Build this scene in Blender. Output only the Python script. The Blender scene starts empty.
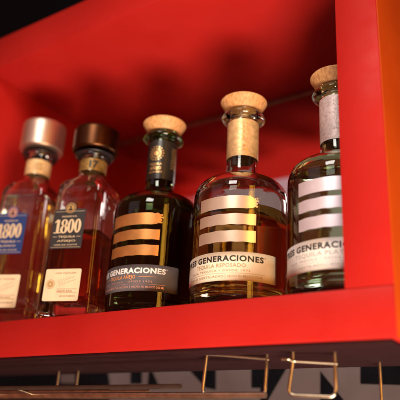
import bpy, bmesh, math, random
from mathutils import Matrix, Vector
random.seed(7)
S = 0.45            # metres per layout unit (camera to the front plane of the shelf)
CM = 0.01
C = bpy.context.scene.collection
PI = math.pi

# ------------------------------------------------------------------ materials
def new_mat(name):
    m = bpy.data.materials.new(name); m.use_nodes = True
    nt = m.node_tree
    return m, nt, nt.nodes['Principled BSDF']

def setp(p, **kw):
    for k, v in kw.items():
        k = k.replace('_', ' ')
        if k in p.inputs: p.inputs[k].default_value = v

def noise_col(nt, p, c1, c2, scale, detail=4, stretch=(1, 1, 1), lo=.35, hi=.65):
    tc = nt.nodes.new('ShaderNodeTexCoord'); mp = nt.nodes.new('ShaderNodeMapping')
    mp.inputs['Scale'].default_value = stretch
    n = nt.nodes.new('ShaderNodeTexNoise'); n.inputs['Scale'].default_value = scale; n.inputs['Detail'].default_value = detail
    r = nt.nodes.new('ShaderNodeValToRGB')
    r.color_ramp.elements[0].position = lo; r.color_ramp.elements[1].position = hi
    r.color_ramp.elements[0].color = (*c1, 1); r.color_ramp.elements[1].color = (*c2, 1)
    nt.links.new(tc.outputs['Object'], mp.inputs['Vector']); nt.links.new(mp.outputs['Vector'], n.inputs['Vector'])
    nt.links.new(n.outputs['Fac'], r.inputs['Fac']); nt.links.new(r.outputs['Color'], p.inputs['Base Color'])
    return n, mp, r

def bump(nt, p, scale, strength, dist=.0004, stretch=(1, 1, 1), detail=3):
    tc = nt.nodes.new('ShaderNodeTexCoord'); mp = nt.nodes.new('ShaderNodeMapping')
    mp.inputs['Scale'].default_value = stretch
    n = nt.nodes.new('ShaderNodeTexNoise'); n.inputs['Scale'].default_value = scale; n.inputs['Detail'].default_value = detail
    b = nt.nodes.new('ShaderNodeBump'); b.inputs['Strength'].default_value = strength; b.inputs['Distance'].default_value = dist
    nt.links.new(tc.outputs['Object'], mp.inputs['Vector']); nt.links.new(mp.outputs['Vector'], n.inputs['Vector'])
    nt.links.new(n.outputs['Fac'], b.inputs['Height']); nt.links.new(b.outputs['Normal'], p.inputs['Normal'])

def simple(name, col, rough=.5, metal=0., var=.12, scale=60, **kw):
    m, nt, p = new_mat(name)
    c2 = tuple(min(1, c * (1 + var)) for c in col); c1 = tuple(c * (1 - var) for c in col)
    noise_col(nt, p, c1, c2, scale)
    setp(p, Roughness=rough, Metallic=metal, **kw)
    return m

M = {}
m, nt, p = new_mat('red_paint')
noise_col(nt, p, (.37, .0120, .0092), (.42, .0155, .0122), 9, 8)
setp(p, Roughness=.46, Specular_IOR_Level=.12); bump(nt, p, 420, .2, .0003)
n2 = nt.nodes.new('ShaderNodeTexNoise'); n2.inputs['Scale'].default_value = 26; n2.inputs['Detail'].default_value = 8
r2 = nt.nodes.new('ShaderNodeMapRange'); r2.inputs['From Min'].default_value = .3; r2.inputs['From Max'].default_value = .7; r2.inputs['To Min'].default_value = .34; r2.inputs['To Max'].default_value = .58
t2 = nt.nodes.new('ShaderNodeTexCoord'); nt.links.new(t2.outputs['Object'], n2.inputs['Vector']); nt.links.new(n2.outputs['Fac'], r2.inputs['Value']); nt.links.new(r2.outputs['Result'], p.inputs['Roughness']); M['red'] = m
m, nt, p = new_mat('warm_lit_red_paint')  # shelf red as warm light turns it, put into the base colour
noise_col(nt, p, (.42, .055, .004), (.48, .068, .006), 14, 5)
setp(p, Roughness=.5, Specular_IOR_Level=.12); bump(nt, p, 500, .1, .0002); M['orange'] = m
m, nt, p = new_mat('mirror_silver')
setp(p, Metallic=1., Roughness=.03); noise_col(nt, p, (.70, .62, .64), (.74, .66, .68), 9); M['mirror'] = m
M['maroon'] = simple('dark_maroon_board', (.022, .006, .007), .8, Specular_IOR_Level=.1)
M['bronze'] = simple('dark_bronze', (.07, .040, .028), .5, .6)
M['trim'] = simple('dull_aluminium', (.42, .36, .36), .35, .8)
M['brass'] = simple('aged_brass', (.74, .63, .45), .32, 1., .2, 90)
M['dark_metal'] = simple('dark_metal', (.02, .02, .024), .45, .4)
M['wall_grey'] = simple('wall_grey', (.10, .078, .082), .7, 0, .1, 20)
M['black_paint'] = simple('black_paint', (.004, .004, .006), .9, Specular_IOR_Level=.05)
M['dark_wall'] = simple('dark_wall', (.005, .006, .008), .9, Specular_IOR_Level=.05)

def glass(name, col, ior=1.47, rough=.015, spec=.5):
    m, nt, p = new_mat(name)
    noise_col(nt, p, tuple(c * .985 for c in col), col, 25)
    setp(p, Roughness=rough, IOR=ior, Transmission_Weight=1., Specular_IOR_Level=spec)
    tc = nt.nodes.new('ShaderNodeTexCoord'); n = nt.nodes.new('ShaderNodeTexNoise'); n.inputs['Scale'].default_value = 45; n.inputs['Detail'].default_value = 7
    q = nt.nodes.new('ShaderNodeMapRange'); q.inputs['From Min'].default_value = .52; q.inputs['From Max'].default_value = .72; q.inputs['To Min'].default_value = rough; q.inputs['To Max'].default_value = .07
    nt.links.new(tc.outputs['Object'], n.inputs['Vector']); nt.links.new(n.outputs['Fac'], q.inputs['Value']); nt.links.new(q.outputs['Result'], p.inputs['Roughness'])
    bump(nt, p, 48, .17, .0013)
    return m
M['glass_clear'] = glass('clear_glass', (.93, .965, .94))
M['glass_green'] = glass('greenish_clear_glass', (.72, .92, .76))
M['glass_smoke'] = glass('smoky_glass', (.74, .80, .74))
M['glass_dark'] = glass('dark_bottle_glass', (.16, .26, .13))

def liquid(name, col, ior=1.36):
    m, nt, p = new_mat(name)
    noise_col(nt, p, tuple(c * .97 for c in col), col, 25)
    setp(p, Roughness=.0, IOR=ior, Transmission_Weight=1.)
    return m
M['liq_amber'] = liquid('amber_liquid', (.94, .60, .15))
M['liq_brown'] = liquid('deep_amber_liquid', (.46, .13, .045))
M['liq_dark'] = liquid('dark_amber_liquid', (.75, .50, .20))
M['liq_clear'] = liquid('clear_liquid', (.95, .975, .84))

def wood():
    m, nt, p = new_mat('pale_cork_wood')
    n, mp, r = noise_col(nt, p, (.44, .20, .07), (.72, .40, .17), 34, 8, (1, 1, 9), .3, .7)
    mp.inputs['Scale'].default_value = (14, 14, .8)
    setp(p, Roughness=.5)
    bump(nt, p, 34, .2, .0003, (14, 14, .8))
    return m
M['wood'] = wood()
M['copper'] = simple('brushed_copper', (.085, .032, .014), .36, 1., .1, 40)
M['silver_copper'] = simple('brushed_rose_silver', (.78, .60, .48), .42, 1., .06, 40)
for q in ('copper', 'silver_copper'):
    bump(M[q].node_tree, M[q].node_tree.nodes['Principled BSDF'], 30, .25, .0002, (1, 1, 60), 5)
M['paper_cream'] = simple('cream_paper', (.86, .78, .62), .6, 0, .03, 120)
M['paper_tan'] = simple('tan_cream_paper', (.72, .57, .38), .6, 0, .05, 90)
M['ink_brown'] = simple('brown_ink', (.20, .10, .04), .5)
M['paper_white'] = simple('white_paper', (.88, .87, .84), .6, 0, .03, 120)
M['paper_grey'] = simple('charcoal_paper', (.115, .11, .125), .55, 0, .06, 120)
M['paper_navy'] = simple('navy_paper', (.012, .035, .15), .45, 0, .08, 120)
M['paper_black'] = simple('black_paper', (.022, .020, .022), .5, 0, .1, 120)
M['ink_black'] = simple('black_ink', (.02, .018, .018), .5)
M['ink_white'] = simple('white_ink', (.82, .80, .78), .5)
M['ink_soft'] = simple('faded_gold_ink', (.40, .25, .10), .5, 0)
M['ink_grey'] = simple('pale_grey_ink', (.42, .40, .38), .5, 0)
M['gold'] = simple('gold_foil', (.86, .56, .22), .35, .85, .1, 300)
M['cream_gold'] = simple('cream_gold_foil', (.92, .74, .46), .42, .55, .06, 300)
M['bar_orange'] = simple('copper_foil_stripe', (.78, .38, .12), .34, .8, .10, 90)
M['bar_champagne'] = simple('champagne_foil_stripe', (.86, .72, .56), .32, .75, .05, 90)
M['bar_silver'] = simple('pearl_silver_stripe', (.84, .80, .90), .34, .55, .05, 90)
M['sleeve_black'] = simple('black_neck_sleeve', (.018, .016, .014), .32)
def sparkle(name, col, metal, rough, sc):
    m, nt, p = new_mat(name)
    noise_col(nt, p, tuple(c * .75 for c in col), tuple(min(1, c * 1.1) for c in col), sc, 6)
    setp(p, Metallic=metal, Roughness=rough); bump(nt, p, sc * 1.2, .35, .0004)
    return m
M['sleeve_champagne'] = sparkle('champagne_neck_sleeve', (.74, .50, .24), .35, .45, 220)
M['sleeve_silver'] = sparkle('silver_neck_sleeve', (.74, .62, .60), .2, .5, 320)
M['seal_amber'] = simple('amber_paper_seal', (.74, .50, .24), .45, .2, .18, 160)
M['seal_dark'] = simple('dark_gold_seal', (.30, .18, .05), .4, .5, .3, 180)
M['back_gold'] = simple('golden_back_label', (.85, .46, .05), .5, 0)
M['ink_orange'] = simple('orange_ink', (.72, .30, .10), .5, 0)
M['rose'] = simple('rose_foil', (.72, .38, .30), .4, .5)

# ------------------------------------------------------------------ helpers
def link(name, me, mat, parent=None, smooth=False):
    o = bpy.data.objects.new(name, me); C.objects.link(o)
    if mat: me.materials.append(mat)
    if smooth:
        for f in me.polygons: f.use_smooth = True
    if parent: o.parent = parent
    return o

def from_bm(name, bm, mat, parent=None, smooth=False, angle=None):
    bmesh.ops.recalc_face_normals(bm, faces=bm.faces)
    me = bpy.data.meshes.new(name); bm.to_mesh(me); bm.free()
    o = link(name, me, mat, parent, smooth or angle is not None)
    if angle is not None: me.set_sharp_from_angle(angle=angle)
    return o

def thing(name, label, cat, loc=(0, 0, 0), rz=0, group=None):
    o = bpy.data.objects.new(name, None); C.objects.link(o)
    o.empty_display_size = .02
    o.location = loc; o.rotation_euler = (0, 0, rz); o['label'] = label; o['category'] = cat
    if group: o['group'] = group
    return o

def add_box(bm, lo, hi, bev=0, seg=2):
    r = bmesh.ops.create_cube(bm, size=1)
    vs = r['verts']
    for v in vs:
        for i in range(3): v.co[i] = lo[i] + (v.co[i] + .5) * (hi[i] - lo[i])
    if bev:
        es = list({e for v in vs for e in v.link_edges})
        bmesh.ops.bevel(bm, geom=es, offset=bev, segments=seg, affect='EDGES', profile=.5)

def loops_mesh(bm, loops, cap0=True, cap1=True):
    rows = [[bm.verts.new(p) for p in L] for L in loops]
    n = len(rows[0])
    for a, b in zip(rows, rows[1:]):
        for i in range(n):
            j = (i + 1) % n
            bm.faces.new((a[i], a[j], b[j], b[i]))
    if cap0: bm.faces.new(rows[0][::-1])
    if cap1: bm.faces.new(rows[-1])

def circle(r, z, n=96): return [(r * CM * math.cos(2 * PI * i / n), r * CM * math.sin(2 * PI * i / n), z * CM) for i in range(n)]

def catmull(pts, sub=4):
    out = []
    for i in range(len(pts) - 1):
        p0 = pts[max(i - 1, 0)]; p1 = pts[i]; p2 = pts[i + 1]; p3 = pts[min(i + 2, len(pts) - 1)]
        for k in range(sub):
            t = k / sub
            out.append(tuple(.5 * ((2 * b) + (-a + c) * t + (2 * a - 5 * b + 4 * c - d) * t * t + (-a + 3 * b - 3 * c + d) * t ** 3)
                             for a, b, c, d in zip(p0, p1, p2, p3)))
    out.append(pts[-1]); return out

def lathe(name, prof, mat, parent, n=96, angle=.7, close=True):
    bm = bmesh.new()
    loops_mesh(bm, [circle(max(r, .02), z, n) for r, z in prof], close, close)
    return from_bm(name, bm, mat, parent, angle=angle)

def rsq(h, rc, z, na=7, nf=6):
    """rounded square of half width h and corner radius rc (cm), same point count for every h and rc"""
    rc = min(rc, h); pts = []
    for q in range(4):
        a0 = q * PI / 2
        cx, cy = (h - rc), (h - rc)
        loc = [(cx + rc * math.cos(t * PI / 2 / na), cy + rc * math.sin(t * PI / 2 / na)) for t in range(na + 1)]
        nx = (-(h - rc), h)            # start of the next corner's arc
        loc += [(cx + (nx[0] - cx) * t / (nf + 1), h) for t in range(1, nf + 1)]
        for x, y in loc:
            pts.append(((x * math.cos(a0) - y * math.sin(a0)) * CM, (x * math.sin(a0) + y * math.cos(a0)) * CM, z * CM))
    return pts

def tube(bm, pts, r, n=10, closed=False):
    pts = [Vector(p) for p in pts]; rings = []
    up = Vector((.13, .31, .94)).normalized()
    for i, p in enumerate(pts):
        a = pts[max(i - 1, 0)]; b = pts[min(i + 1, len(pts) - 1)]
        t = (b - a).normalized()
        u = t.cross(up)
        if u.length < .2: u = t.cross(Vector((1, 0, 0)))
        u.normalize(); v = t.cross(u)
        rings.append([p + (u * math.cos(2 * PI * k / n) + v * math.sin(2 * PI * k / n)) * r for k in range(n)])
    loops_mesh(bm, rings)

def bend(pts, rad, seg=5):
    """round the inner corners of a polyline"""
    P = [Vector(p) for p in pts]; out = [P[0]]
    for a, b, c in zip(P, P[1:], P[2:]):
        d1 = (a - b).normalized(); d2 = (c - b).normalized(); r = min(rad, (a - b).length * .45, (c - b).length * .45)
        s, e = b + d1 * r, b + d2 * r
        for k in range(seg + 1):
            t = k / seg; out.append(s * (1 - t) ** 2 + b * 2 * t * (1 - t) + e * t * t)
    out.append(P[-1]); return out

# -- lettering: Blender's built-in face turned to a mesh, laid on the label by a mapping (u, v, lift) -> point
def text_mesh(body, bold=.0, space=1.0, sx=1.):
    cu = bpy.data.curves.new('lettering', 'FONT'); cu.body = body; cu.size = 1; cu.align_x = 'LEFT'
    cu.offset = bold; cu.space_character = space; cu.resolution_u = 3
    ob = bpy.data.objects.new('lettering', cu); C.objects.link(ob)
    dg = bpy.context.evaluated_depsgraph_get(); dg.update()
    me = bpy.data.meshes.new_from_object(ob.evaluated_get(dg))
    bpy.data.objects.remove(ob); bpy.data.curves.remove(cu)
    return me

def add_text(bm, body, u0, u1, v0, v1, mp, bold=.02, space=1.0, ref='H', lift=0.02):
    me = text_mesh(body, bold, space)
    xs = [v.co.x for v in me.vertices]; x0, x1 = min(xs), max(xs)
    y0, y1 = -.0, .70
    tb = bmesh.new(); tb.from_mesh(me)
    # cut long glyph spans so that they follow the curve of the bottle
    W = x1 - x0; nc = max(4, int(W * 3))
    for k in range(1, nc):
        bmesh.ops.bisect_plane(tb, geom=tb.verts[:] + tb.edges[:] + tb.faces[:], plane_co=(x0 + W * k / nc, 0, 0), plane_no=(1, 0, 0))
    vm = {}
    for v in tb.verts:
        u = u0 + (v.co.x - x0) / W * (u1 - u0); w = v0 + (v.co.y - y0) / (y1 - y0) * (v1 - v0)
        vm[v] = bm.verts.new(mp(u, w, lift))
    for f in tb.faces:
        try: bm.faces.new([vm[v] for v in f.verts])
        except ValueError: pass
    tb.free(); bpy.data.meshes.remove(me)

def add_patch(bm, outline_fn, u0, u1, mp, lift, nu=24, nv=3):
    """sheet between v_lo(u) and v_hi(u)"""
    g = []
    for i in range(nu + 1):
        u = u0 + (u1 - u0) * i / nu; lo, hi = outline_fn(u)
        g.append([bm.verts.new(mp(u, lo + (hi - lo) * j / nv, lift)) for j in range(nv + 1)])
    for i in range(nu):
        for j in range(nv):
            bm.faces.new((g[i][j], g[i + 1][j], g[i + 1][j + 1], g[i][j + 1]))

def add_poly(bm, pts, mp, lift):
    bm.faces.new([bm.verts.new(mp(u, v, lift)) for u, v in pts])

def add_ring(bm, cu, cv, ro, ri, mp, lift, n=28, ru=1., rv=1., a0=0, a1=2 * PI, ri_u=None, ri_v=None):
    """annulus (or elliptic ring) on a label"""
    riu = ri if ri_u is None else ri_u; riv = ri if ri_v is None else ri_v
    rows = []
    for i in range(n + 1):
        a = a0 + (a1 - a0) * i / n; c, s = math.cos(a), math.sin(a)
        rows.append((bm.verts.new(mp(cu + ro * ru * c, cv + ro * rv * s, lift)), bm.verts.new(mp(cu + riu * ru * c, cv + riv * rv * s, lift))))
    for a, b in zip(rows, rows[1:]): bm.faces.new((a[0], b[0], b[1], a[1]))

def add_rect(bm, u0, u1, v0, v1, mp, lift, nu=1): add_patch(bm, lambda u: (v0, v1), u0, u1, mp, lift, nu, 1)

def flat_obj(name, bm, mat, parent, thick=.006, smooth=False):
    """thin printed layer with real thickness: extruded along its normals"""
    me = bpy.data.meshes.new(name); bm.normal_update(); bm.to_mesh(me); bm.free()
    o = link(name, me, mat, parent, smooth)
    md = o.modifiers.new('thickness', 'SOLIDIFY'); md.thickness = thick * CM; md.offset = 0
    return o

# ------------------------------------------------------------------ shelf
FZ, FB = .2680, .1832        # inner floor and underside (layout units)
CZ, TZ = 1.066, 1.181        # inner ceiling and top
XL, XR, XO = -1.52, -.386, -.3005
YF, YB = 1.0, 1.575
def u(*a): return tuple(x * S for x in a)
shelf = thing('display_shelf', 'bright red open-fronted box shelf with a mirrored back holding the five tequila bottles', 'shelf', u(-.95, 1.3, FB))
def shelf_box(name, lo, hi, mat, bev=.0012, label=None):
    bm = bmesh.new(); o0 = Vector(shelf.location)
    add_box(bm, Vector(u(*lo)) - o0, Vector(u(*hi)) - o0, bev, 2)
    o = from_bm(name, bm, mat, shelf, angle=.6)
    if label: o['label'] = label
    return o
g = .0006
YU = 1.285
shelf_box('bottom_panel', (XL - .085, YF, FB), (XO - .002, YU, FZ), M['red'])
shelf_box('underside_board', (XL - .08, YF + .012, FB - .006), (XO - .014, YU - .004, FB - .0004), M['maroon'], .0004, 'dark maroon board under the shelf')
shelf_box('top_panel', (XL - .085, YF, CZ), (XO - .002, YB, TZ), M['red'])
shelf_box('side_panel', (XR, YF - .0012, FZ + g), (XO - .002, YB, CZ - g), M['red'], .0004)
shelf_box('side_panel', (XL - .085, YF - .0012, FZ + g), (XL, YB, CZ - g), M['red'], .0004)
shelf_box('warm_lit_side', (XO - .0018, YF + .0015, FB - .001), (XO, YB + .03, TZ + .001), M['orange'], .0008, 'outer right side face with warm orange light painted in')  # thin sheet added to carry the painted warm light on the side
shelf_box('mirror_back', (XL - .08, YB + .001, FZ - .02), (XO - .004, YB + .014, TZ - .002), M['mirror'], 0)
shelf_box('mirror_trim', (XL + .001, YB - .005, CZ - .0135), (XR - .001, YB, CZ - .0012), M['trim'], .0003)

# ------------------------------------------------------------------ walls behind
wall = thing('back_wall', 'dark wall behind and above the red shelf, black in the upper left', 'wall', u(-.9, 1.62, -1.2))
bm = bmesh.new(); add_box(bm, (-2.4, 0, .9 * S), (1.6, .05, 3.4)); from_bm('upper_wall', bm, M['dark_wall'], wall)
low = thing('tiled_splashback', 'dim grey wall under the shelf painted with black angular shapes', 'wall', u(-.9, 1.60, -1.2))
bm = bmesh.new(); add_box(bm, (-2.4, 0, -.4), (1.6, .05, (FZ - .025 + 1.2) * S)); from_bm('grey_panel', bm, M['wall_grey'], low)
# angular black shapes: camera rays through the photo's outline meet this wall
F = 629.0
def basis():
    def ray(x, y): return Vector((x - 200, -(y - 200), -F))
    Z = ray(288, -1375).normalized(); X = (-ray(-787, 396)).normalized(); X = (X - X.dot(Z) * Z).normalized(); Y = Z.cross(X)
    return X, Y, Z
BX, BY, BZ = basis()
def ray(x, y):
    c = Vector((x - 200, -(y - 200), -F)); return Vector((BX.dot(c), BY.dot(c), BZ.dot(c)))
def atY(x, y, Y): w = ray(x, y); return w * (Y * S / w.y)
WY = 1.60
shapes = [
    [(345, 352), (430, 350), (430, 386), (361, 384), (361, 366), (345, 366)],
    [(321, 372), (345, 402), (321, 404)],
    [(252, 350), (292, 350), (288, 366), (266, 404), (261, 404), (261, 388), (252, 388)],
    [(184, 350), (216, 350), (216, 390), (206, 388), (186, 366)],
    [(150, 366), (160, 388), (148, 388)],
    [(120, 350), (142, 350), (142, 384), (131, 384), (131, 370), (120, 368)],
    [(-60, 345), (62, 345), (60, 384), (110, 385), (110, 420), (-60, 420)],
    [(74, 345), (104, 345), (110, 384), (76, 384)],
    [(262, 404), (321, 406), (321, 430), (255, 430)],
]
o0 = Vector(low.location)
for sh in shapes:
    P = [atY(x, y, WY) - o0 for x, y in sh]
    bm = bmesh.new()
    a = [bm.verts.new((q.x, -.0015, q.z)) for q in P]; b = [bm.verts.new((q.x, -.0002, q.z)) for q in P]
    bm.faces.new(a); n = len(P)
    for i in range(n): bm.faces.new((a[i], a[(i + 1) % n], b[(i + 1) % n], b[i]))
    from_bm('painted_shape', bm, M['black_paint'], low)

# dark rail above the shelf
rail = thing('overhead_rail', 'dark metal rail running above the red shelf at the upper left', 'rail', u(-1.4, 1.45, 1.55))
for dz, r in ((0, .008), (.055, .004)):
    bm = bmesh.new(); tube(bm, [(-1.2, 0, dz), (1.2, 0, dz)], r, 16); from_bm('bar', bm, M['dark_metal'], rail, angle=.6)
for x in (-.5, .3):
    bm = bmesh.new(); add_box(bm, (x - .008, -.006, -.02), (x + .008, .07, .07), .002)
    from_bm('bracket', bm, M['dark_metal'], rail)

# ------------------------------------------------------------------ wire rack under the shelf
rack = thing('wire_rack', 'thin brass wire rack with hooked hangers fixed beneath the red shelf', 'rack', u(-.95, 1.3, FB))
o0 = Vector(rack.location)
def wire(name, pts, r=.0015, rad=.006, mat='brass'):
    bm = bmesh.new(); tube(bm, bend([Vector(p) - o0 for p in pts], rad), r, 12)
    o = from_bm(name, bm, M[mat], rack, angle=.8); return o
Yw = 1.065
zb = FB * S
def top_of(p): return Vector((p.x, p.y, zb + .001))
# two hangers with square loops
for (tx, ty, bx_, by_, ex, ey, rx, ry) in ((207, 354, 202, 394, 265, 396, 267, 358.5), (293, 361, 288, 395, 336, 397, 335, 363)):
    a = atY(tx, ty, Yw); b = atY(bx_, by_, Yw); c = atY(ex, ey, Yw + .012); d = atY(rx, ry, Yw + .02)
    wire('hanger', [a, b, c, d, top_of(d)])
    wire('hook', [atY(tx - 11, ty - 2, Yw - .012), atY(tx - 4, ty - 2, Yw - .012), a, d + Vector((.002, 0, -.0005))], .0014)
    e = atY(tx, ty, Yw - .0); wire('strut', [e, top_of(e)], .0014)
for x, yb in ((62, 388), (81, 388), (379, 420)):
    a = atY(x, 350, Yw + .16); b = atY(x + 1, yb, Yw + .16); wire('strut', [Vector((a.x, a.y, zb + .001)), Vector((a.x, a.y, b.z))], .0013)
z1 = atY(100, 395, Yw).z
yA = Yw * S
wire('front_rail', [Vector((-2.2 * S, yA - .004, z1)), atY(268, 395.5, Yw) + Vector((0, -.004, 0))], .0026)
z2 = atY(100, 388, Yw - .05).z
wire('upper_rail', [Vector((-2.2 * S, yA - .03, z2)), Vector((atY(186, 388, Yw - .05).x, yA - .03, z2))], .0020, mat='bronze')
for yp, dY, xe in ((391, .16, 150), (397.5, .20, 232)):
    zr = atY(100, yp, Yw + dY).z; yr = (Yw + dY) * S
    wire('rear_rail', [Vector((-2.6 * S, yr, zr)), Vector((atY(xe, yp, Yw + dY).x, yr, zr))], .0016)
for k in range(15):
    x = -2.1 * S + k * .032
    if x > atY(262, 395, Yw).x: break
    if k % 2: wire('cross_wire', [(x, yA - .030, z2), (x, yA - .004, z1)], .0011, .002)

# ------------------------------------------------------------------ round-shouldered bottles
FLOOR = FZ * S
def cyl_map(R):
    def f(u_, v_, lift): a = math.radians(u_); r = (R + lift) * CM; return Vector((r * math.sin(a), -r * math.cos(a), v_ * CM))
    return f
OUT = [(3.9, 0), (4.25, .05), (4.5, .2), (4.66, .5), (4.74, 1.0), (4.75, 2), (4.75, 6), (4.75, 9.5), (4.75, 11.3), (4.70, 11.9), (4.52, 12.5), (4.12, 13.02), (3.5, 13.42),
       (2.8, 13.72), (2.2, 13.95), (1.84, 14.22), (1.68, 14.7), (1.62, 15.5), (1.60, 18), (1.60, 20.6)]
BODY_R = 4.75
def round_bottle(label, X, Y, rot, dz, gm, lm, level, bars_mat, bar_rot, paper, ink, ink2, lines, sleeve_mat, sleeve_kind, last_line_ink=None, rule=False, perf=False, back_mat=None):
    t = thing('tequila_bottle', label, 'bottle', (X * S, Y * S, FLOOR + .0004), math.radians(rot), 'round-shouldered tequila bottles with three stripes')
    prof = catmull(OUT, 4)
    lip = [(1.60, 20.6), (1.95, 20.68), (2.26, 20.86), (2.36, 21.05), (2.26, 21.25), (2.0, 21.38), (1.86, 21.52), (1.84, 21.72), (1.3, 21.74)]
    inner = [(1.22, 21.6), (1.2, 20), (1.2, 16), (1.26, 14.7), (1.5, 14.1), (2.2, 13.6), (3.2, 13.15), (3.95, 12.55), (4.28, 11.8), (4.38, 11.0), (4.4, 8), (4.4, 3), (4.3, 1.95),
             (3.9, 1.5), (3.0, 1.3), (1.5, 1.45), (.4, 1.55)]
    full = prof + lip[1:] + catmull(inner, 3)
    bm = bmesh.new(); loops_mesh(bm, [circle(max(r, .02), z) for r, z in full]); from_bm('glass_body', bm, gm, t, angle=1.0)
    # liquid, its skin just inside the glass wall
    lp = [(.02, 1.50), (1.5, 1.40), (3.0, 1.24), (3.92, 1.45), (4.33, 1.92), (4.44, 2.9)]
    zz = 3.4
    while zz < min(level, 11.0): lp.append((4.44, zz)); zz += .8
    if level > 11.0: lp += [(4.42, 11.0), (4.32, 11.8)]
    if level > 12.5: lp += [(3.98, 12.56)]
    rt = lp[-1][0] if level <= 12.5 else 3.9
    lp += [(rt, level), (rt - .12, level - .03), (.02, level - .03)]
    bm = bmesh.new(); loops_mesh(bm, [circle(max(r, .02), z) for r, z in lp]); from_bm('liquid', bm, lm, t, angle=.6)
    # stopper
    sp = [(1.15, 19.9), (1.17, 21.76), (1.72, 21.77), (1.82, 21.79), (1.88, 21.86), (2.06, 22.2), (2.27, 22.6), (2.44, 22.90), (2.49, 22.99), (2.50, 23.06), (2.44, 23.14), (2.1, 23.30), (1.5, 23.46), (.9, 23.54), (.3, 23.56)]
    lathe('wooden_stopper', sp, M['wood'], t, angle=1.2)
    # sleeve
    top, bot = (20.35, 16.1 if sleeve_kind == 'champagne' else 15.6)
    bm = bmesh.new()
    loops_mesh(bm, [circle(r, z) for r, z in ((1.625, bot), (1.66, bot), (1.665, (top + bot) / 2), (1.66, top), (1.61, top))], False, False)
    sl = from_bm('neck_sleeve', bm, sleeve_mat, t, angle=.6)
    mp = cyl_map(1.67); bm = bmesh.new()
    if sleeve_kind == 'dark':
        k = 180 / PI / 1.67
        c0 = 14
        add_ring(bm, c0, 18.7, .62, .54, mp, .01, 30, ru=k)
        add_ring(bm, c0, 18.7, .30, .0, mp, .01, 20, ru=k)
        for i in range(16):
            a = 2 * PI * i / 16
            add_ring(bm, c0 + k * .83 * math.cos(a), 18.7 + .83 * math.sin(a), .095, 0, mp, .01, 6, ru=k)
            b = a + .19
            add_ring(bm, c0 + k * .43 * math.cos(b), 18.7 + .43 * math.sin(b), .05, 0, mp, .01, 6, ru=k)
        add_text(bm, 'TEQUILA', c0 - 26, c0 + 26, 17.25, 17.5, mp, .02)
        add_text(bm, 'AÑEJO', c0 - 24, c0 + 24, 16.7, 17.05, mp, .03)
        add_text(bm, '100% DE AGAVE', c0 - 28, c0 + 28, 16.3, 16.5, mp, .02)
        rr = random.Random(3)
        for i in range(9):
            zz = 17.0 + i * .3
            add_text(bm, rr.choice(['TRES', 'AGAVE', '1973', 'AZUL']), 78 - rr.random() * 6, 104, zz, zz + .2, mp, .02)
        flat_obj('sleeve_print', bm, M['gold'], sl)
    else:
        k = 180 / PI / 1.67; c0 = 28
        rr = random.Random(11)
        for i in range(3):
            add_ring(bm, c0, 19.4 - i * .62, .22, .13, mp, .02, 16, ru=k)
            add_ring(bm, c0, 19.4 - i * .62, .07, .0, mp, .02, 8, ru=k)
        for i in range(26):
            add_ring(bm, c0 + rr.uniform(-18, 18), rr.uniform(17.6, 19.8), rr.uniform(.03, .07), 0, mp, .02, 6, ru=k)
        add_text(bm, 'TRES', c0 - 12, c0 + 12, 17.05, 17.3, mp, .02)
        add_text(bm, 'GENERACIONES', c0 - 20, c0 + 20, 16.65, 16.85, mp, .02)
        flat_obj('sleeve_print', bm, M['gold'] if sleeve_kind == 'champagne' else M['ink_white'], sl)
    # three stripes
    mp = cyl_map(BODY_R)
    for i, (z0, z1_) in enumerate(((9.1, 10.38), (7.5, 8.58), (5.82, 6.92))):
        rr = random.Random(20 + i)
        a0, a1 = -23 + bar_rot, 48.5 + bar_rot
        bm = bmesh.new()
        if i == 0:
            n = 60; notch = [rr.random() for _ in range(80)]
            def fn(u_):
                e = max(0, (u_ - (a1 - 11)) / 11)
                w = .16 * e * notch[int(abs(u_) * 1.3) % 80]
                return z0 + w * 1.2 + .12 * e * e, z1_ - .25 * e * notch[int(abs(u_) * 1.7 + 9) % 80] + .12 * math.sin(u_ * .5) * e
            add_patch(bm, fn, a0, a1, mp, .012, n, 3)
            for q in range(4):
                zc = z0 + .2 + q * .27
                add_rect(bm, a1, a1 + rr.uniform(1.2, 4.2), zc, zc + .17, mp, .012, 2)
        else:
            def fn(u_, z0=z0, z1_=z1_): return z0 + .02 * math.sin(u_ * .4), z1_ + .02 * math.sin(u_ * .31)
            add_patch(bm, fn, a0, a1, mp, .012, 48, 3)
        so = flat_obj('stripe', bm, bars_mat, t, .01, False)
    if back_mat:
        bm = bmesh.new(); add_patch(bm, lambda q: (5.6, 10.4), 118, 232, mp, .012, 40, 3)
        flat_obj('back_label', bm, back_mat, t, .012)
    # label
    L0, L1 = -62 + dz, 76 + dz
    bm = bmesh.new()
    def fn(u_):
        e = min(u_ - L0, L1 - u_); c = .10 * max(0, 1 - e / 1.4) ** 2
        return 2.18 + c, 4.86 - c
    add_patch(bm, fn, L0, L1, mp, .014, 72, 3)
    lab = flat_obj('paper_label', bm, paper, t, .012, True)
    T = lambda a: a + dz
    bm = bmesh.new(); add_text(bm, 'TRES GENERACIONES', T(-50), T(58.5), 3.98, 4.50, mp, .042, 1.12, lift=.026)
    add_ring(bm, T(60.2), 4.44, .07, .045, mp, .026, 12, ru=12)
    flat_obj('title_lettering', bm, ink, lab, .004)
    bm = bmesh.new()
    add_text(bm, lines[0], T(-18 if rule else -24), T(22 if rule else 38), 3.42, 3.78, mp, .012, 1.1, lift=.026)
    if rule: add_rect(bm, T(26), T(47), 3.60, 3.64, mp, .026, 6); add_rect(bm, T(-46), T(-21), 3.60, 3.64, mp, .026, 6)
    flat_obj('kind_lettering', bm, ink2, lab, .004)
    bm = bmesh.new()
    add_text(bm, lines[1], T(-34), T(43), 3.03, 3.21, mp, .012, 1.25, lift=.026)
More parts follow.
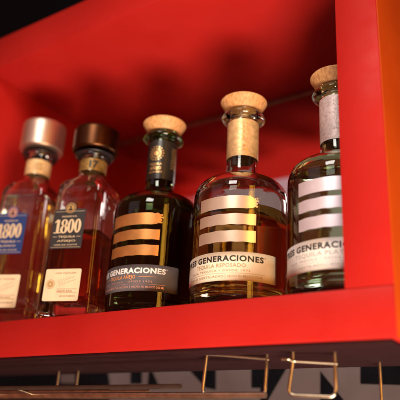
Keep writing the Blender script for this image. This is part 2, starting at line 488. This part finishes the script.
    add_text(bm, lines[2], T(-40), T(14), 2.48, 2.68, mp, .016, 1.0, lift=.026)
    add_text(bm, lines[3], T(18), T(58), 2.48, 2.68, mp, .016, 1.0, lift=.026)
    add_rect(bm, T(-46), T(60), 2.84, 2.865, mp, .026, 30)
    add_rect(bm, T(15.6), T(16.1), 2.42, 2.76, mp, .026, 1)
    flat_obj('small_lettering', bm, last_line_ink or ink2, lab, .004)
    if perf:
        bm = bmesh.new()
        for i in range(13):
            zc = 2.36 + i * .195
            add_ring(bm, L1 - .9, zc, .05, 0, mp, .026, 6, ru=12)
        flat_obj('perforation', bm, M['ink_black'], lab, .004)
    return t

round_bottle('dark glass round bottle with orange stripes and charcoal label, middle of the five', -.9125, 1.134, 0, -4, M['glass_dark'], M['liq_dark'], 12.2,
             M['bar_orange'], -5, M['paper_grey'], M['ink_white'], M['ink_orange'],
             ('TEQUILA AÑEJO', 'CASA TEQUILA • DESDE 1973', 'TRIPLE DESTILADO', 'HECHO EN MEXICO 750 ML'), M['sleeve_black'], 'dark', M['rose'], rule=True)
round_bottle('round bottle of amber tequila with champagne stripes, cream label and cream neck sleeve', -.6765, 1.136, 0, 0, M['glass_smoke'], M['liq_amber'], 9.75,
             M['bar_champagne'], 0, M['paper_cream'], M['ink_black'], M['ink_soft'],
             ('TEQUILA REPOSADO', 'CASA TEQUILA • DESDE 1973', 'TRIPLE DESTILADO', 'HECHO EN MEXICO 750 ML'), M['sleeve_champagne'], 'champagne', perf=True)
round_bottle('clear round bottle with silver stripes and white label, cut off by the right post', -.4455, 1.141, 0, -8, M['glass_green'], M['liq_clear'], 12.9,
             M['bar_silver'], -3, M['paper_white'], M['ink_black'], M['ink_grey'],
             ('TEQUILA PLATA', 'CASA TEQUILA • DESDE 1973', 'TRIPLE DESTILADO', 'HECHO EN MEXICO 750 ML'), M['sleeve_silver'], 'silver')

# ------------------------------------------------------------------ square decanter bottles
def digits_1800(bm, cu, v0, H, mp, lift, pitch):
    """bold old-style figures with thick stems and fine serifs"""
    x = cu - pitch * 1.62
    w = .135 * H
    # 1
    def R(a, b, c, d): add_rect(bm, a, b, c, d, mp, lift)
    R(x - w * .75, x + w * .75, v0 + .05 * H, v0 + .97 * H)
    R(x - w * 2.0, x + w * 2.0, v0, v0 + .07 * H)
    add_poly(bm, [(x - w * 2.1, v0 + .74 * H), (x - w * .7, v0 + .82 * H), (x - w * .7, v0 + 1.0 * H), (x - w * .2, v0 + 1.0 * H), (x - w * 1.4, v0 + .90 * H)], mp, lift)
    x += pitch * .98
    # 8: two heavy-sided bowls
    add_ring(bm, x, v0 + .745 * H, .255 * H, 0, mp, lift, 28, ru=.92, ri_u=.08 * H, ri_v=.185 * H)
    add_ring(bm, x, v0 + .27 * H, .29 * H, 0, mp, lift, 28, ru=.95, ri_u=.085 * H, ri_v=.205 * H)
    for k in range(2):
        x += pitch * 1.06
        add_ring(bm, x, v0 + .5 * H, .5 * H, 0, mp, lift, 32, ru=.50, rv=1.0, ri_u=.125 * H, ri_v=.42 * H)

def square_bottle(label, X, Y, rot, k, kz, gm, lm, level, cap_mat, seal_mat, paper, art_mat, seal_text, seal_ink, name_line, crest_mat, q=1.0):
    t = thing('tequila_decanter', label, 'bottle', (X * S, Y * S, FLOOR + .0004), math.radians(rot), 'square decanter bottles with wide metal caps')
    def Z(z): return (z if z < 17.5 else 17.5 + (z - 17.5) * q) * kz
    def hz(z): return (3.16 - .35 * (z / 15.0)) * k
    secs = [(2.7 * k, .5, .0), (2.98 * k, .55, .08), (3.12 * k, .6, .3)] + [(hz(z), .62, z) for z in (.8, 3, 6, 9, 12, 14.2)] + \
           [(2.80 * k, .64, 14.9), (2.74 * k, .68, 15.3), (2.56 * k, .85, 15.75), (2.18 * k, 1.15, 16.15), (1.86, 1.5, 16.55), (1.66, 1.66, 17.0), (1.58, 1.58, 17.6), (1.56, 1.56, 18.6), (1.56, 1.56, 19.3)]
    ins = [(1.1, 1.1, 20.1), (1.1, 1.1, 17.2), (1.3, 1.2, 16.6), (1.75 * k, .9, 15.9), (2.15 * k, .6, 15.2), (2.34 * k, .5, 14.5)] + [(hz(z) - .45, .45, z) for z in (13, 10, 7, 4, 2.6)] + [(2.35 * k, .5, 2.0), (1.9 * k, .5, 1.75), (.9, .4, 1.8), (.2, .1, 1.85)]
    lipz = [(1.62, 1.62, 19.4), (2.0, 2.0, 19.55), (2.16, 2.16, 19.8), (2.1, 2.1, 20.05), (1.9, 1.9, 20.2)]
    bm = bmesh.new(); loops_mesh(bm, [rsq(h, rc, Z(z)) for h, rc, z in secs + lipz + ins]); from_bm('glass_body', bm, gm, t, angle=1.0)
    lq = [(.2, .1, 1.8), (.9, .4, 1.75), (1.9 * k, .5, 1.7), (2.37 * k, .5, 1.95)] + [(hz(z) - .41, .45, z) for z in (2.6, 4, 6, 8) if z < level] + \
         [(hz(level) - .41, .45, level), (hz(level) - .55, .4, level - .03), (.2, .1, level - .03)]
    bm = bmesh.new(); loops_mesh(bm, [rsq(h, rc, z * kz) for h, rc, z in lq]); from_bm('liquid', bm, lm, t, angle=.6)
    cp = [(1.9, 20.25), (2.2, 20.22), (2.58, 20.32), (2.66, 20.5), (2.7, 20.9), (2.72, 22), (2.72, 23.6), (2.70, 23.95), (2.6, 24.12), (2.4, 24.18), (1.2, 24.2), (.2, 24.2)]
    cp = [(a, b + (.42 if b < 20.8 else 0)) for a, b in cp]
    cap = lathe('metal_cap', [(r * (1 + (k - 1) * .5), Z(z)) for r, z in cp], cap_mat, t, angle=.9)
    lathe('cap_ring', [(r, Z(z)) for r, z in ((1.7, 20.12), (2.25, 20.1), (2.3, 20.18), (1.9, 20.24))], M['dark_metal'], t)
    bm = bmesh.new(); loops_mesh(bm, [circle(r, Z(z)) for r, z in ((1.57, 17.45), (1.60, 17.46), (1.605, 18.3), (1.60, 19.22), (1.57, 19.23))], False, False)
    se = from_bm('paper_seal', bm, seal_mat, t, angle=.6)
    bm = bmesh.new(); mp = cyl_map(1.61)
    add_text(bm, seal_text, 12 - rot * .2, 50 - rot * .2, Z(17.85), Z(18.85), mp, .05)
    flat_obj('seal_print', bm, seal_ink, se)
    # front labels: planes leaning with the tapering face
    def mp(u_, v_, lift): return Vector((u_ * CM, -(hz(v_) + .012 + lift) * CM, v_ * kz * CM))
    c = -.64 * k
    wA = 1.88 * k
    # upper label with the round crest breaking its top edge
    bm = bmesh.new()
    pts = [(c - wA, 7.45), (c + wA, 7.45), (c + wA, 12.0)]
    pts += [(c + .72 * math.cos(a), 12.2 + .72 * math.sin(a)) for a in [(-.1 + (PI + .2) * i / 16) for i in range(17)]]
    pts += [(c - wA, 12.0)]
    add_poly(bm, pts, mp, .012); lab = flat_obj('name_label', bm, paper, t, .015)
    bm = bmesh.new(); digits_1800(bm, c - .0, 9.25, 1.62, mp, .026, .76)
    flat_obj('number_lettering', bm, art_mat, lab, .004)
    bm = bmesh.new()
    add_text(bm, 'TEQUILA', c - 1.0, c + 1.0, 8.72, 8.95, mp, .02, 1.1, lift=.026)
    add_rect(bm, c - 1.65, c - 1.15, 8.8, 8.84, mp, .026); add_rect(bm, c + 1.15, c + 1.65, 8.8, 8.84, mp, .026)
    add_text(bm, name_line, c - 1.1, c + 1.1, 8.25, 8.45, mp, .01, lift=.026)
    add_text(bm, '100% DE AGAVE', c - 1.35, c + 1.35, 7.82, 7.96, mp, .01, lift=.026)
    add_text(bm, 'RESERVA', c - .9, c + .9, 11.12, 11.28, mp, .01, lift=.026)
    for a, b in ((7.60, 7.63), (11.78, 11.81)): add_rect(bm, c - wA + .14, c + wA - .14, a, b, mp, .026)
    flat_obj('small_lettering', bm, M['cream_gold'], lab, .004)
    bm = bmesh.new()
    add_ring(bm, c, 12.2, .62, .54, mp, .03, 28); add_ring(bm, c, 12.2, .47, 0, mp, .03, 24)
    flat_obj('crest', bm, crest_mat, lab, .006)
    bm = bmesh.new()
    add_ring(bm, c, 12.32, .12, .0, mp, .045, 12); add_poly(bm, [(c - .24, 11.9), (c + .24, 11.9), (c + .15, 12.16), (c - .15, 12.16)], mp, .045)
    for i in range(20):
        a = 2 * PI * i / 20; add_ring(bm, c + .41 * math.cos(a), 12.2 + .41 * math.sin(a), .025, 0, mp, .045, 5)
    flat_obj('crest_relief', bm, M['dark_metal'], lab, .004)
    # lower cream label with signature
    bm = bmesh.new(); cL = -.38 * k; wB = 2.05 * k; r = .18
    pts = []
    for (sx, sy, a0) in ((1, -1, -PI / 2), (1, 1, 0), (-1, 1, PI / 2), (-1, -1, PI)):
        for i in range(5):
            a = a0 + PI / 2 * i / 4
            pts.append((cL + sx * (wB - r) + r * math.cos(a), 3.42 + sy * (1.74 - r) + r * math.sin(a)))
    add_poly(bm, pts, mp, .012); lab2 = flat_obj('signature_label', bm, M['paper_tan'], t, .015)
    bm = bmesh.new()
    rr = random.Random(5)
    for q in range(2):
        prev = None
        for i in range(46):
            x = cL - .55 + q * .2 + i * .042; y = 3.75 - q * .32 + .02 * i * .6 + .20 * math.sin(i * .9 + q) * math.exp(-i * .03) + rr.uniform(-.02, .02)
            if prev: add_poly(bm, [(prev[0], prev[1] - .018), (x, y - .018), (x, y + .018), (prev[0], prev[1] + .018)], mp, .026)
            prev = (x, y)
    for yy in (2.55, 2.95): add_rect(bm, cL - .5, cL + 1.75 * k, yy, yy + .03, mp, .026)
    add_text(bm, 'HECHO EN MEXICO', cL - .1, cL + 1.7 * k, 2.12, 2.28, mp, .01, lift=.026)
    add_text(bm, 'AGAVE AZUL', cL - .5, cL + 1.3 * k, 2.64, 2.84, mp, .02, lift=.026)
    add_text(bm, 'CASA TEQUILERA', cL - .9, cL + 1.5 * k, 4.62, 4.78, mp, .01, lift=.026)
    flat_obj('fine_lettering', bm, M['ink_brown'], lab2, .004)
    bm = bmesh.new()
    add_ring(bm, cL - 1.35 * k, 3.5, .52, .46, mp, .026, 24); add_ring(bm, cL - 1.35 * k, 3.5, .36, .10, mp, .026, 20)
    for i in range(10):
        a = 2 * PI * i / 10; add_ring(bm, cL - 1.35 * k + .41 * math.cos(a), 3.5 + .41 * math.sin(a), .04, 0, mp, .026, 6)
    flat_obj('stamp', bm, M['ink_soft'], lab2, .004)
    return t

square_bottle('square decanter half full of dark amber tequila, black 1800 label and dark copper cap', -1.098, 1.080, 19, 1.0, 1.0, M['glass_clear'], M['liq_brown'], 9.7,
              M['copper'], M['seal_dark'], M['paper_black'], M['cream_gold'], '17', M['ink_black'], 'AÑEJO', M['gold'], q=.84)
square_bottle('square clear decanter with navy 1800 label and rosy silver cap, leftmost of the five', -1.333, 1.095, 21, 1.06, 1.115, M['glass_clear'], M['liq_clear'], 14.4,
              M['silver_copper'], M['seal_amber'], M['paper_navy'], M['cream_gold'], '1800', M['ink_soft'], 'BLANCO', M['rose'])

# ------------------------------------------------------------------ light
def area(name, loc, target, sx, sy, power, col, spread=PI):
    l = bpy.data.lights.new(name, 'AREA'); l.shape = 'RECTANGLE'; l.size = sx; l.size_y = sy; l.energy = power; l.color = col; l.spread = spread
    o = bpy.data.objects.new(name, l); C.objects.link(o); o.location = loc
    o.rotation_euler = (Vector(target) - Vector(loc)).to_track_quat('-Z', 'Y').to_euler()
    return o
tgt = Vector(u(-.8, 1.1, .5))
area('front_lamp', u(-.35, -1.1, 2.2), tgt, .35, .35, 9.3, (1, .93, .84))
area('under_lamp', u(.46, -.12, -1.6), u(-1.0, 1.1, .95), .42, .42, 33.0, (1, .82, .66))
for dx, wd, pw in ((-.13, .05, 1.1), (0, .085, 2.1), (.15, .03, .6)):
    area('warm_strip_lamp', u(.85 + dx * .5, .10 + dx, .55), u(-.75, 1.1, .5), wd, .8, pw, (1, .44, .045))
area('added_room_glow', u(-2.5, -1.9, 2.2), u(-.9, 1.5, .7), .85, .42, .50, (1, .84, .92))  # unseen soft light, added so the mirror shows a pale room

w = bpy.data.worlds.new('World'); bpy.context.scene.world = w; w.use_nodes = True
bg = w.node_tree.nodes['Background']; bg.inputs['Color'].default_value = (.25, .052, .024, 1); bg.inputs['Strength'].default_value = 1.0

# ------------------------------------------------------------------ camera
cam = bpy.data.cameras.new('Camera'); co = bpy.data.objects.new('Camera', cam); C.objects.link(co)
cam.sensor_width = 36; cam.lens = F / 400 * 36; cam.clip_start = .01; cam.clip_end = 50
Mx = Matrix((BX, BY, BZ)).to_4x4()     # rows are the world axes seen from the camera: camera -> world
co.matrix_world = Mx
cam.dof.use_dof = True; cam.dof.focus_distance = .605; cam.dof.aperture_fstop = 4.2
sc = bpy.context.scene; sc.camera = co
sc.view_settings.view_transform = 'Standard'; sc.view_settings.look = 'None'; sc.view_settings.exposure = -0.22; sc.view_settings.gamma = 1
cy = sc.cycles
cy.max_bounces = 20; cy.transmission_bounces = 18; cy.glossy_bounces = 10; cy.diffuse_bounces = 5; cy.transparent_max_bounces = 16
cy.use_denoising = True; cy.sample_clamp_indirect = 6; cy.blur_glossy = .5; cy.caustics_refractive = True; cy.caustics_reflective = True
